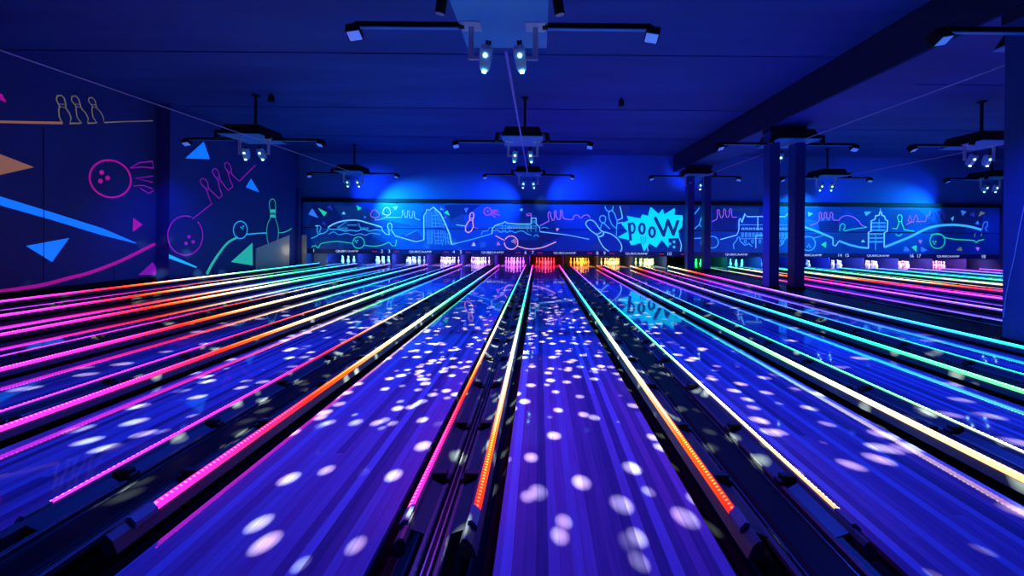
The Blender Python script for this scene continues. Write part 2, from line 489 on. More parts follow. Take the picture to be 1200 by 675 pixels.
class Art:
    """collects painted shapes on one wall plane, one child mesh per motif"""
    def __init__(s, parent, to2, to3, unit):
        s.p = parent; s.to2 = to2; s.to3 = to3; s.unit = unit; s.m = {}; s.layer = 0
    def get(s, name, m):
        k = (name, m.name, s.layer if name in ('mural_facet','painted_triangle','painted_stroke') else 0)
        if k not in s.m: s.m[k] = MB()
        return s.m[k]
    def conv(s, pts, org, sc): return [s.to2(org[0]+x/sc, org[1]+y/sc) for x, y in pts]
    def put(s, name, m, v, f):
        s.layer += 1
        b = s.get(name, m); off = .003 + .00012*s.layer
        b.add([s.to3(x, y, off) for x, y in v], f)
    def line(s, name, m, pts, w, org, sc, smooth=False, taper=None, close=False):
        if close: pts = list(pts)+[pts[0]]
        if smooth: pts = catmull(pts)
        q = s.conv(pts, org, sc)
        n = len(q); ws = []
        for i in range(n):
            k = 1 if taper is None else taper[0]+(taper[1]-taper[0])*i/(n-1)
            ws.append(w*k*s.unit(q[i]))
        v, f = ribbon(q, ws); s.put(name, m, v, f)
    def ring(s, name, m, c, r, w, org, sc, ry=None, a0=0, a1=360, rot=0):
        ry = ry or r; pts = []
        n = 36; cr, sr = math.cos(math.radians(rot)), math.sin(math.radians(rot))
        for i in range(n+1):
            a = math.radians(a0+(a1-a0)*i/n); x, y = r*math.cos(a), ry*math.sin(a)
            pts.append((c[0]+x*cr-y*sr, c[1]+x*sr+y*cr))
        s.line(name, m, pts, w, org, sc)
    def poly(s, name, m, pts, org, sc):
        q = s.conv(pts, org, sc)
        if len(q) > 4:
            from mathutils.geometry import tessellate_polygon
            f = [tuple(t) for t in tessellate_polygon([[Vector((x,y,0)) for x,y in q]])]
        else: f = [tuple(range(len(q)))]
        s.put(name, m, q, f)
    def dot(s, name, m, c, r, org, sc):
        s.poly(name, m, [(c[0]+r*math.cos(2*PI*i/12), c[1]+r*math.sin(2*PI*i/12)) for i in range(12)], org, sc)
    def finish(s):
        for (name, mn, _), b in s.m.items():
            b.build(name, bpy.data.materials[mn], s.p, fix=False)

def paint(name, col, es, base=None):
    return mat('paint_'+name, base or tuple(min(1, c*.8+.02) for c in col), .6, emit=col, es=es)
ES = .75
P_cy = paint('cyan', (.05,.50,1.0), ES*1.1); P_ice = paint('ice', (.16,.62,1.0), ES*1.2); P_gr = paint('green', (.02,.75,.40), ES)
P_wh = paint('white', (.55,.62,.95), ES); P_pk = paint('pink', (1.0,.42,.60), ES); P_vi = paint('violet', (.42,.18,1.0), ES)
P_bl = paint('blue', (.04,.22,1.0), ES); P_deep = paint('deep_blue', (.03,.04,.7), ES*.6); P_ol = paint('olive', (.25,.30,.22), ES*.6)
P_mg = paint('magenta', (.75,.08,.85), ES)
P_burst = paint('burst', (.0,.72,1.0), 1.0); P_letter = paint('letter', (.01,.08,.42), .25)
P_facet1 = paint('facet_light', (.01,.12,.55), .16); P_facet2 = paint('facet_dark', (.006,.05,.40), .10)
P_seam = mat('seam', (.003,.004,.01), .7)
# left wall paints
W_mg = paint('wall_magenta', (.50,.004,.36), .55); W_vi = paint('wall_purple', (.32,.006,.50), .55); W_bl = paint('wall_blue', (.003,.19,1.0), .85)
W_cy = paint('wall_cyan', (.01,.45,.85), .8); W_gr = paint('wall_green', (.02,.50,.38), .7); W_bg = paint('wall_beige', (.32,.14,.09), .6)
W_ol = paint('wall_stone', (.17,.15,.11), .6)

# ------------------------------------------------------------------ masking units with the city murals
M_panel = mat('masking_panel', (.02,.28,.85), .35, noise=.25, nscale=.35)
def text_mesh(txt, name, parent, x, z, h, m, wx=1.0, y=YM-.012):
    cu = bpy.data.curves.new('t', 'FONT'); cu.body = txt; cu.align_x = 'CENTER'; cu.align_y = 'CENTER'; cu.size = h/.7; cu.extrude = .004
    o = bpy.data.objects.new('t', cu); C.objects.link(o)
    bpy.context.view_layer.update()
    me = bpy.data.meshes.new_from_object(o.evaluated_get(bpy.context.evaluated_depsgraph_get()))
    bpy.data.objects.remove(o); me.name = name
    me.materials.clear(); me.materials.append(m)
    q = bpy.data.objects.new(name, me); C.objects.link(q); q.parent = parent
    q.location = Vector((x, y, z)) - parent.location; q.rotation_euler = (PI/2, 0, 0); q.scale = (wx, 1, 1)
    return q
def masking(label, xs):
    x0, x1 = xs[0], xs[-1]
    t = thing('masking_unit', label, 'masking unit', ((x0+x1)/2, YM, .58))
    cx = (x0+x1)/2
    for a, b_ in zip(xs[:-1], xs[1:]):
        bb = MB(); bb.box(a-cx+.006, b_-cx-.006, 0, .05, 1.83-.58, 3.03-.58); bb.build('upper_panel', M_panel, t)
        bb = MB(); bb.box(a-cx+.2, b_-cx-.2, .58, .66, .40, .46); bb.build('pit_lamp', M_black, t)
        bb = MB(); bb.box(a-cx+.006, b_-cx-.006, 0, .05, .80-.58, 1.795-.58); bb.build('lower_panel', M_panel, t)
    bb = MB(); bb.box(x0-cx, x1-cx, .055, .09, 0, 2.6); bb.build('backing_frame', M_head, t)
    bb = MB(); bb.box(x0-cx, x1-cx, -.06, .10, 3.03-.58, 3.215-.58); bb.build('header_rail', M_head, t)
    bb = MB(); bb.box(x0-cx, x1-cx, -.008, .05, 0, .795-.58); bb.build('number_strip', M_strip, t)
    return t
dv = [-.465+3.42*k for k in range(-3, 3)]
mk1 = masking('long mural panel over the left lanes, with tower, castle and pooW burst', [-11.3]+dv+[6.98])
dv2 = [DIV2+3.42*k for k in range(-2, 3)]
mk2 = masking('mural panel beyond the columns with mansion and spired tower', [7.0]+dv2+[21.95])
for p in (407, 493, 577.5, 662, 746): 
    text_mesh('QUBICAAMF', 'brand_lettering', mk1, (p-VX)*YM/F, .695, .095, M_white, 1.42)
for p in (863, 950, 1029, 1111):
    text_mesh('QUBICAAMF', 'brand_lettering', mk2, (p-VX)*YM/F, .695, .095, M_white, 1.42)
text_mesh('1', 'lane_number', mk1, (368-VX)*YM/F, .70, .15, M_white)
for i, d in enumerate(dv):
    a = 2*i
    if i == 0: continue
    text_mesh(str(a), 'lane_number', mk1, d-.17, .70, .15, M_white, 1.1)
    if i < 5: text_mesh(str(a+1), 'lane_number', mk1, d+.17, .70, .15, M_white, 1.1)
    for s in (-1, 1):
        for k in (0, 1):
            bb = MB(); xx = d + s*(.46+.13*k) - mk1.location.x; bb.box(xx-.045, xx+.045, -.014, -.009, .10, .13)
            bb.build('indicator_dash', M_reddash, mk1)
for i, d in enumerate(dv2):
    a = 10+2*i
    if i > 0: text_mesh(str(a), 'lane_number', mk2, d-.17, .70, .15, M_white, 1.0)
    if i < 4: text_mesh(str(a+1), 'lane_number', mk2, d+.17, .70, .15, M_white, 1.0)

def front_art(mk, yy):
    return Art(mk, lambda px, py: on_front(px, py, yy), lambda x, z, off: (x-mk.location.x, yy-off-mk.location.y, z-mk.location.z), lambda q: yy/F)
A1 = front_art(mk1, YM); sc = 8.4333
OA, OB, OC_, OD, OE, OF_, OG, OH = (345,230),(445,230),(535,230),(625,230),(700,230),(805,235),(925,235),(1045,235)
# background facets
for m, pts, o in [(P_facet1, [(385,85),(700,110),(860,175),(870,300),(760,270),(480,225)], OA), (P_facet2, [(180,85),(385,85),(475,225),(330,300),(150,300)], OA),
                  (P_facet1, [(20,230),(380,300),(20,300)], OB), (P_facet1, [(180,520),(420,470),(560,525)], OA), (P_facet1, [(720,430),(1010,470),(1000,525),(760,520)], OA),
                  (P_facet1, [(180,400),(370,340),(430,425),(360,440)], OB), (P_facet2, [(640,85),(1000,85),(880,170),(700,240)], OB), (P_facet1, [(690,240),(830,170),(840,285),(740,280)], OB),
                  (P_facet1, [(660,130),(890,220),(740,160)], OC_), (P_facet2, [(560,520),(620,430),(830,440),(860,525)], OC_), (P_facet2, [(60,360),(300,390),(20,500)], OD),
                  (P_facet1, [(545,520),(650,450),(740,525)], OD), (P_facet1, [(100,90),(330,95),(300,180),(220,200)], OE)]:
    A1.poly('mural_facet', m, pts, o, sc)
# bridge
A1.line('painted_bridge', P_ice, [(335,305),(400,268),(480,245),(560,236),(640,240),(720,262),(800,285),(862,306)], 1.5, OA, sc, True)
A1.line('painted_bridge', P_cy, [(165,418),(215,398),(240,376),(300,362),(330,335),(335,305)], .8, OA, sc)
A1.line('painted_bridge', P_cy, [(425,312),(490,268),(520,255)], .6, OA, sc); A1.line('painted_bridge', P_cy, [(520,285),(620,285)], .6, OA, sc); A1.line('painted_bridge', P_cy, [(632,262),(650,310)], .6, OA, sc)
for i in range(8): A1.line('painted_bridge', P_cy, [(440+i*12,305),(440+i*12,338)], .4, OA, sc); A1.line('painted_bridge', P_cy, [(655+i*11,305),(655+i*11,330)], .4, OA, sc)
A1.line('painted_water', P_cy, [(340,318),(380,330),(430,325),(500,345),(560,335),(620,345),(680,325),(740,345),(800,330),(860,345)], .8, OA, sc, True)
A1.line('painted_water', P_cy, [(340,375),(390,352),(440,380),(520,365),(580,385),(650,370),(700,385),(760,365),(850,378)], .6, OA, sc, True)
A1.line('painted_pin', P_cy, [(240,376),(225,345),(230,300),(210,292),(250,290),(265,312),(250,345),(258,374)], .7, OA, sc)
A1.line('painted_ball', P_gr, [(170,500),(210,488),(237,510),(262,470),(330,455),(420,446),(500,455),(578,466)], .8, OA, sc, True)
A1.ring('painted_ball', P_gr, (635,458), 57, .9, OA, sc)
A1.line('painted_ball', P_gr, [(688,484),(780,496),(860,485),(935,455),(968,490),(1000,490),(1010,430)], .9, OA, sc)
for d in ((603,440),(625,436),(614,455)): A1.dot('painted_ball', P_gr, d, 7, OA, sc)
A1.line('painted_tree', P_vi, [(797,240),(797,212),(762,202),(755,172),(780,138),(810,138),(838,175),(832,202),(803,212)], .7, OA, sc, True)
A1.line('painted_tree', P_wh, [(912,210),(912,186),(876,172),(880,140),(905,110),(935,120),(952,160),(940,182),(917,187)], .8, OA, sc, True)
A1.line('painted_tree', P_ice, [(805,236),(860,226),(900,209),(1060,208)], .7, OA, sc)
A1.line('painted_pins', P_ice, [(215,208),(226,172),(221,148),(232,140),(242,150),(241,172),(255,212),(268,210),(276,172),(272,148),(282,142),(292,150),(290,175),(300,215),(318,215),(326,172),(324,155),(333,148),(342,158),(341,180),(350,220),(400,236)], .6, OB, sc)
A1.line('painted_pin', P_ice, [(20,305),(30,345),(60,372),(95,380),(92,338),(78,300),(84,272),(100,262),(117,274),(121,300),(116,332),(135,362),(155,392)], .9, OB, sc)
A1.line('painted_pin', P_ice, [(92,335),(118,335)], .6, OB, sc)
# leaning tower block
A1.line('painted_tower', P_ice, [(155,392),(360,450),(437,430),(437,190),(460,158),(465,130),(490,140),(530,107)], 1.0, OB, sc)
A1.line('painted_tower', P_ice, [(530,107),(600,170),(650,275),(690,372),(710,475)], 1.6, OB, sc)
A1.line('painted_tower', P_cy, [(710,476),(860,440),(1110,370)], .9, OB, sc)
A1.line('painted_tower', P_cy, [(250,392),(370,335)], .5, OB, sc)
for x in (458,474,490,508): A1.line('painted_tower', P_cy, [(x,155),(x,310)], .45, OB, sc)
for x in (474,490,508,520): A1.line('painted_tower', P_cy, [(x,335),(x,470)], .45, OB, sc)
for pts in ([(527,140),(520,310)],[(545,140),(556,310)],[(545,135),(600,300)],[(560,150),(640,320)],[(510,190),(575,190)],[(512,225),(590,232)],[(512,262),(605,270)],[(515,295),(620,300)],[(580,180),(620,190)],[(600,230),(640,245)],[(615,275),(655,290)],
            [(540,335),(550,480)],[(575,335),(582,480)],[(605,335),(610,470)],[(620,340),(635,400),(620,490)],[(545,365),(630,365)],[(548,400),(635,402)],[(550,435),(630,440)],[(552,462),(622,468)],[(645,345),(655,480)],[(670,380),(682,480)],[(645,370),(685,375)],[(645,410),(695,415)],[(648,450),(702,455)]):
    A1.line('painted_tower', P_cy, pts, .45, OB, sc)
A1.line('painted_pin', P_pk, [(890,235),(888,200),(898,168),(915,160),(930,170),(930,200),(918,240),(926,300),(903,345),(875,360),(850,345),(848,300),(868,265),(890,235)], 1.0, OB, sc)
A1.line('painted_pin', P_pk, [(890,215),(922,220)], .7, OB, sc); A1.line('painted_pin', P_pk, [(889,235),(919,241)], .7, OB, sc)
A1.line('painted_pin', P_ice, [(755,282),(846,293)], .8, OB, sc); A1.line('painted_pin', P_vi, [(926,305),(972,320)], .5, OB, sc)
A1.ring('painted_ball', P_mg, (308,150), 37, .8, OC_, sc)
for pts in ([(352,140),(410,135)],[(355,152),(415,158)],[(350,165),(428,190)],[(345,182),(385,208)],[(300,140),(312,150)],[(300,158),(320,145)]): A1.line('painted_ball', P_mg, pts, .6, OC_, sc)
# castle
A1.line('painted_castle', P_ice, [(350,372),(355,320),(385,287),(455,268),(478,250),(502,266),(600,275),(735,275)], 1.1, OC_, sc)
A1.line('painted_castle', P_ice, [(738,275),(738,216),(786,216),(786,270),(822,310),(825,350),(1100,383),(1310,425)], 1.0, OC_, sc, taper=(1,.6))
A1.line('painted_castle', P_cy, [(738,245),(786,245)], .5, OC_, sc); A1.line('painted_castle', P_cy, [(740,260),(784,260)], .5, OC_, sc)
A1.line('painted_castle', P_vi, [(740,214),(736,168),(692,178),(692,192),(738,190)], .6, OC_, sc)
for y in (294,318): A1.line('painted_castle', P_cy, [(380,y),(780,y)], .45, OC_, sc)
for x in (455,485,520,700,735,785): A1.line('painted_castle', P_cy, [(x,282),(x,352)], .45, OC_, sc)
for i in range(9): A1.line('painted_castle', P_ice, [(505+i*28,300),(505+i*28,312),(517+i*28,312),(517+i*28,300)], .4, OC_, sc)
A1.line('painted_hedge', P_cy, [(240,385),(265,345),(300,345),(330,312),(362,312)], .6, OC_, sc, True)
A1.line('painted_hedge', P_cy, [(362,346),(400,334),(440,356),(470,344),(500,356),(540,344),(580,360),(620,344),(660,346),(700,372),(740,386)], .7, OC_, sc, True)
A1.line('painted_hedge', P_cy, [(762,402),(785,380),(817,402)], .6, OC_, sc, True); A1.line('painted_hedge', P_cy, [(840,315),(870,306),(905,318)], .6, OC_, sc, True)
A1.line('painted_pins', P_vi, [(66,292),(155,245),(146,200),(148,165),(160,152),(172,168),(172,200),(190,240),(205,236),(212,190),(207,150),(217,140),(227,152),(226,195),(240,230),(262,230),(270,185),(267,147),(277,138),(287,150),(286,190),(298,222)], .8, OD, sc)
A1.line('painted_pins', P_vi, [(298,222),(385,230),(400,198),(435,185),(468,215),(500,190),(540,187),(560,215)], .8, OD, sc, True)
A1.line('painted_ball', P_pk, [(385,390),(475,436)], .9, OC_, sc); A1.ring('painted_ball', P_pk, (540,458), 66, 1.1, OC_, sc, a0=-150, a1=180); A1.ring('painted_ball', P_pk, (540,458), 66, 1.0, OC_, sc, a0=40, a1=172)
A1.line('painted_ball', P_pk, [(600,490),(680,515),(760,520),(860,502),(985,450)], 1.1, OC_, sc, True)
for d in ((555,445),(572,436),(580,455)): A1.ring('painted_ball', P_pk, d, 10, .4, OC_, sc)
# big pins
A1.line('painted_big_pin', P_ice, [(745,545),(690,500),(650,430),(632,385),(575,345),(528,295),(520,262),(545,238),(580,238),(612,262),(645,310),(680,345),(760,370),(820,410),(860,460),(874,510),(858,548)], 1.0, OD, sc, True)
A1.line('painted_big_pin', P_ice, [(622,378),(660,362),(682,342)], 1.0, OD, sc, True); A1.line('painted_big_pin', P_ice, [(640,402),(682,390),(698,355)], 1.4, OD, sc, True)
A1.line('painted_big_pin', P_cy, [(655,335),(680,262),(652,232),(660,200),(690,188),(714,205),(712,245),(696,265),(758,325)], .9, OD, sc); A1.line('painted_big_pin', P_cy, [(676,262),(706,262)], 1.2, OD, sc)
A1.line('painted_big_pin', P_cy, [(708,98),(715,130),(745,155),(748,215),(778,285),(820,318),(828,250),(804,175),(780,142),(790,98)], .9, OD, sc); A1.line('painted_big_pin', P_cy, [(742,152),(782,138)], 1.2, OD, sc)
A1.line('painted_big_pin', P_ice, [(855,98),(870,160),(880,216),(832,238)], 1.0, OD, sc); A1.line('painted_big_pin', P_ice, [(832,268),(885,256)], 1.0, OD, sc); A1.line('painted_big_pin', P_cy, [(822,318),(820,400)], .7, OD, sc)
A1.poly('painted_burst', P_burst, [(200,405),(300,350),(235,270),(310,240),(290,195),(425,220),(445,180),(500,195),(525,105),(605,175),(645,125),(660,180),(765,115),(760,185),(838,190),(838,300),(800,340),(808,412),(700,415),(705,510),(635,430),(580,505),(515,465),(460,545),(430,460),(335,485),(310,430)], OE, sc)
A1.line('burst_letter', P_letter, [(312,262),(328,440)], 3.6, OE, sc); A1.ring('burst_letter', P_letter, (342,315), 26, 2.6, OE, sc, ry=48)
A1.ring('burst_letter', P_letter, (440,320), 26, 3.0, OE, sc, ry=48); A1.ring('burst_letter', P_letter, (540,355), 27, 3.0, OE, sc, ry=46)
A1.line('burst_letter', P_letter, [(572,218),(655,385)], 4.2, OE, sc); A1.line('burst_letter', P_letter, [(655,385),(695,240)], 3.6, OE, sc); A1.line('burst_letter', P_letter, [(695,240),(750,375)], 4.0, OE, sc); A1.line('burst_letter', P_letter, [(750,375),(792,250)], 3.6, OE, sc)
for p in ((572,218),(655,385),(695,240),(750,375),(792,250)): A1.dot('burst_letter', P_letter, p, 17, OE, sc)
for pts in ([(425,400),(437,462)],[(450,398),(456,480)],[(476,402),(470,465)]): A1.line('burst_letter', P_letter, pts, .8, OE, sc)
A1.poly('painted_die', P_letter, [(702,425),(790,413),(802,515),(712,522)], OE, sc)
for d in ((757,450),(716,470),(757,502)): A1.dot('painted_die', P_cy, d, 14, OE, sc)
for pts in ([(490,485),(500,545)],[(808,415),(830,480),(820,545)],[(322,440),(335,470)],[(835,190),(840,240)]): A1.line('painted_big_pin', P_ice, pts, .9, OE, sc)
for m, pts, o in [(P_bl,[(180,120),(140,180),(240,215)],OA),(P_gr,[(235,115),(325,160),(295,200)],OA),(P_deep,[(320,110),(360,85),(385,145)],OA),(P_ice,[(470,178),(490,150),(508,178)],OA),(P_gr,[(615,90),(668,118),(630,145)],OA),(P_deep,[(270,275),(290,245),(325,285)],OA),
    (P_bl,[(685,195),(718,200),(695,222)],OA),(P_ice,[(130,105),(185,95),(160,140)],OB),(P_cy,[(600,110),(600,135),(637,135)],OB),(P_gr,[(635,165),(670,138),(695,192)],OB),(P_bl,[(835,120),(878,115),(855,165)],OB),(P_wh,[(908,490),(930,452),(950,490)],OB),
    (P_vi,[(395,485),(410,445),(435,480)],OC_),(P_ice,[(622,130),(657,120),(645,150)],OC_),(P_pk,[(985,315),(1015,320),(990,345)],OC_),(P_vi,[(640,212),(650,200),(660,215)],OB)]:
    A1.poly('painted_triangle', m, pts, o, sc)
A1.finish()

A2 = front_art(mk2, YM)
for m, pts, o in [(P_facet1,[(330,70),(710,70),(715,180),(520,110)],OF_),(P_facet2,[(255,70),(330,70),(500,170),(480,300),(255,290)],OF_),(P_facet1,[(160,75),(600,80),(260,200),(160,180)],OG),(P_facet2,[(280,205),(480,200),(500,300),(300,300)],OG),(P_facet1,[(160,330),(1000,330),(700,420),(160,340)],OG),(P_facet1,[(0,90),(260,90),(440,240),(0,280)],OH),(P_facet2,[(440,100),(900,100),(900,300),(520,240)],OH)]:
    A2.poly('mural_facet', m, pts, o, sc)
for pts in ([(75,135),(125,70)],[(75,280),(120,240),(150,150)],[(120,240),(145,260)],[(70,375),(145,370)],[(140,400),(145,460)]): A2.line('painted_big_pin', P_cy, pts, .9, OF_, sc)
A2.line('painted_pins', P_vi, [(245,210),(295,185),(302,140),(298,100),(310,88),(322,100),(320,130),(335,170),(350,170),(362,130),(360,98),(370,84),(382,98),(382,130),(392,165),(410,165),(420,130),(417,95),(428,80),(440,92),(440,130),(450,165),(495,165)], .7, OF_, sc)
A2.ring('painted_ball', P_cy, (252,412), 58, .9, OF_, sc)
A2.line('painted_mansion', P_ice, [(330,385),(490,342),(502,320),(513,290),(515,190),(525,175),(541,215),(575,130),(595,160),(700,158),(970,160),(995,130),(1020,160)], 1.0, OF_, sc)
A2.line('painted_mansion', P_cy, [(505,240),(1010,240)], .6, OF_, sc); A2.line('painted_mansion', P_ice, [(700,160),(700,292)], .9, OF_, sc); A2.line('painted_mansion', P_cy, [(530,378),(1010,372)], .6, OF_, sc)
for i in range(13):
    x = 545+i*36
    A2.line('painted_mansion', P_ice, [(x,292),(x,272),(x+18,272),(x+18,292)], .6, OF_, sc)
    A2.ring('painted_mansion', P_cy, (x+4,328), 10, .6, OF_, sc); A2.ring('painted_mansion', P_cy, (x+4,350), 10, .6, OF_, sc)
    if i % 2 == 0: A2.ring('painted_mansion', P_cy, (x+30,405), 9, .6, OF_, sc, ry=16)
A2.line('painted_mansion', P_cy, [(465,480),(458,430),(485,400),(500,365),(520,360),(525,400),(570,442),(610,425),(642,452)], .8, OF_, sc); A2.line('painted_mansion', P_ice, [(680,470),(680,345),(790,342)], .8, OF_, sc); A2.line('painted_mansion', P_cy, [(905,450),(945,430),(962,385),(1000,350)], .8, OF_, sc)
A2.line('painted_road', P_cy, [(150,262),(290,312),(430,372)], 2.4, OG, sc); A2.line('painted_road', P_ice, [(430,372),(430,440),(455,450),(488,402)], 1.0, OG, sc); A2.line('painted_road', P_cy, [(488,400),(600,440),(700,463),(782,470)], 2.2, OG, sc)
A2.line('painted_tower', P_ice, [(780,472),(780,312),(806,304),(808,200),(845,185),(850,152),(885,145),(892,115),(908,115),(912,145),(940,155),(945,185),(970,200),(965,305),(936,318),(935,462)], 1.3, OG, sc)
A2.line('painted_tower', P_ice, [(899,80),(899,115)], .6, OG, sc); A2.line('painted_tower', P_cy, [(885,180),(885,300)], .7, OG, sc); A2.line('painted_tower', P_cy, [(850,330),(850,490)], .7, OG, sc)
for y in (222,258,294):
    for i in range(7): A2.ring('painted_tower', P_cy, (825+i*19,y), 7, .5, OG, sc)
for y in (332,370,408):
    for i in range(7): A2.ring('painted_tower', P_cy, (798+i*19,y), 7, .5, OG, sc)
A2.line('painted_road', P_cy, [(936,462),(1012,432),(1080,405),(1200,355),(1290,308),(1380,270),(1480,248),(1610,240),(1730,250),(1815,266),(1895,290)], 2.6, OG, sc, True)
A2.line('painted_pins', P_vi, [(200,250),(285,215),(295,175),(290,125),(303,115),(315,128),(313,165),(330,195),(345,165),(342,125),(355,115),(367,128),(365,165),(385,192),(402,165),(400,125),(413,115),(426,128),(425,170),(435,195),(490,195)], .7, OG, sc)
A2.line('painted_hill', P_vi, [(490,195),(505,170),(560,150),(620,160),(680,200),(712,242),(765,265)], .7, OG, sc, True)
A2.line('painted_pin', P_gr, [(492,300),(500,245),(525,226),(546,240),(546,270),(530,290),(540,300),(640,280),(760,265)], .9, OG, sc)
A2.ring('painted_ball', P_cy, (185,425), 70, .9, OG, sc); A2.line('painted_ball', P_cy, [(232,375),(330,345)], .7, OG, sc)
for d in ((175,457),(205,457),(190,436)): A2.dot('painted_ball', P_cy, d, 8, OG, sc)
A2.line('painted_pin', P_gr, [(0,275),(45,280),(68,225),(62,195),(52,165),(65,142),(88,142),(100,165),(94,195),(96,225),(120,290),(220,305)], 1.1, OH, sc); A2.line('painted_pin', P_gr, [(66,208),(94,208)], .9, OH, sc); A2.line('painted_pin', P_gr, [(35,330),(65,350),(100,330)], 1.0, OH, sc, True)
A2.line('painted_tree', P_vi, [(140,240),(180,216),(157,200),(176,148),(195,200),(180,214),(215,210),(210,195),(236,138),(260,190),(240,208),(330,206),(345,150),(370,140),(376,100)], .7, OH, sc)
A2.line('painted_skyline', P_deep, [(376,195),(405,120),(430,120),(440,175),(465,175),(475,115),(505,115),(520,190)], .9, OH, sc)
A2.line('painted_pin', P_bl, [(890,285),(896,240),(915,210),(940,210),(942,250),(920,275),(940,305)], .9, OH, sc)
A2.ring('painted_ball', P_gr, (448,400), 74, .9, OH, sc)
A2.line('painted_ball', P_gr, [(380,340),(440,330),(490,340),(530,370),(640,385),(770,392),(810,395),(830,415),(860,395),(910,385)], 1.0, OH, sc); A2.line('painted_ball', P_ol, [(815,362),(820,322)], .8, OH, sc); A2.line('painted_ball', P_ol, [(880,352),(884,322)], .8, OH, sc)
for d in ((405,405),(432,406),(418,427)): A2.dot('painted_ball', P_gr, d, 8, OH, sc)
for m, pts, o in [(P_cy,[(180,110),(235,130),(185,160)],OG),(P_cy,[(735,110),(810,110),(755,155)],OG),(P_gr,[(310,435),(362,405),(360,470)],OG),(P_ice,[(705,412),(725,385),(745,412)],OG),(P_bl,[(680,95),(737,110),(695,152)],OH),(P_deep,[(765,140),(810,110),(815,165)],OH),(P_ol,[(850,160),(875,105),(920,125)],OH),(P_cy,[(580,175),(612,155),(598,205)],OH),
    (P_bl,[(820,232),(845,198),(862,236)],OH),(P_bl,[(115,500),(130,450),(177,496)],OH),(P_gr,[(190,460),(242,440),(242,508)],OH),(P_bl,[(285,455),(347,490),(290,510)],OH),(P_vi,[(258,390),(297,390),(278,428)],OH),(P_ol,[(633,490),(680,455),(692,497)],OH),(P_vi,[(825,460),(865,465),(845,500)],OH)]:
    A2.poly('painted_triangle', m, pts, o, sc)
A2.finish()

# ------------------------------------------------------------------ left wall mural
def side_art(parent, X):
    return Art(parent, lambda px, py: on_side(px, py, X), lambda y, z, off: (X+off, y, z), lambda q: q[0]/F)
B1 = side_art(wl, XL1)
Z0 = (0,0)
k1, o1 = 5.192, (0,90); k2, o2 = 5.192, (90,90); k3, o3 = 4.82, (0,210); k4, o4 = 5.4, (100,220); k5, o5 = 5.625, (180,150); k6, o6 = 5.4, (230,200)
B1.line('painted_pins', W_bg, [(-60,272),(0,274),(200,278),(380,281)], 2.8, o1, k1)
B1.line('painted_pins', W_ol, [(378,281),(360,245),(356,205),(362,180),(342,140),(348,116),(372,112),(390,130),(400,168),(398,188),(420,218),(432,250),(424,284),(495,282)], 1.3, o1, k1)
B1.line('painted_pins', W_ol, [(495,282),(468,245),(462,205),(462,178),(434,145),(436,120),(460,116),(478,135),(488,170),(492,190),(520,220),(536,252),(532,283),(588,280)], 1.1, o1, k1)
B1.line('painted_pins', W_ol, [(588,280),(565,245),(558,205),(562,178),(538,148),(540,130),(560,126),(576,142),(584,172),(588,190),(612,215),(627,245),(633,278),(778,272),(930,268)], 1.0, o1, k1)
for pts in ([(358,165),(398,168)],[(358,182),(397,186)],[(455,165),(486,168)],[(460,180),(491,185)],[(555,168),(583,171)],[(558,182),(587,187)]): B1.line('painted_pins', W_ol, pts, .7, o1, k1)
B1.poly('painted_triangle', W_bg, [(-40,455),(207,550),(-40,606)], o1, k1)
B1.poly('painted_triangle', W_mg, [(-20,95),(12,105),(38,157),(-20,130)], o1, k1)
B1.ring('painted_ball', W_mg, (129,209.5), 24.5, 1.9, Z0, 1, ry=21.5, rot=20)
for d in ((119,202),(126,208.5),(117.5,212.2)): B1.dot('painted_ball', W_mg, d, 2.8, Z0, 1)
for pts in ([(325,555),(380,522),(460,514),(466,556),(400,548),(325,555)],[(462,604),(355,618),(462,642)],[(345,665),(400,660),(462,682)]): B1.line('painted_ball', W_vi, pts, 1.0, o2, k2)
B1.line('painted_ball', W_vi, [(345,2),(400,36),(432,18)], 1.0, o4, k4)
B1.poly('painted_stroke', W_bl, [(-15,225.5),(0,230.2),(62,249.3),(120,267.6),(159.8,284.6),(159,285.4),(118,275.2),(60,257.5),(0,240.6),(-15,236.2)], Z0, 1)
B1.poly('painted_triangle', W_bl, [(145,377),(390,332),(293,467)], o3, k3)
B1.line('painted_stroke', W_mg, [(-12,342.5),(0,341.4),(20.8,338.6),(51.9,333.4),(83,325.1),(100,321),(124,312.6),(146.3,303.3),(181.5,285.7)], 4.4, Z0, 1, True, taper=(1.05,.8))
B1.poly('painted_triangle', W_mg, [(302,190),(362,233),(300,278)], o4, k4)
B1.poly('painted_triangle', W_vi, [(335,553),(425,470),(446,505),(446,550)], o4, k4)
B1.line('panel_seam', P_seam, [(51,150),(51,330)], .9, Z0, 1); B1.line('panel_seam', P_seam, [(133,312),(133,335)], .9, Z0, 1)
B1.finish()
B2 = side_art(wl2, XL2)
B2.ring('painted_ball', W_vi, (217,276), 20.5, 1.3, Z0, 1, ry=23, a0=-45, a1=290)
for d in ((656,310),(637,352),(682,342)): B2.dot('painted_ball', W_vi, d, 11, o4, k4)
B2.line('painted_pins', W_vi, [(255,600),(383,500),(362,450),(350,405),(318,375),(304,350),(318,333),(340,338),(356,360),(362,398),(410,445),(430,464),(452,446),(432,390),(425,345),(398,312),(385,285),(395,268),(415,270),(430,300),(438,342),(470,385),(490,412),(522,386),(500,335),(490,290),(470,258),(468,235),(485,226),(500,238),(513,275),(515,305),(545,335),(566,350),(672,243)], .9, o5, k5)
for pts in ([(338,402),(362,390)],[(344,412),(366,400)],[(412,330),(436,320)],[(418,342),(440,332)],[(486,292),(510,282)],[(490,303),(514,293)]): B2.line('painted_pins', W_vi, pts, .7, o5, k5)
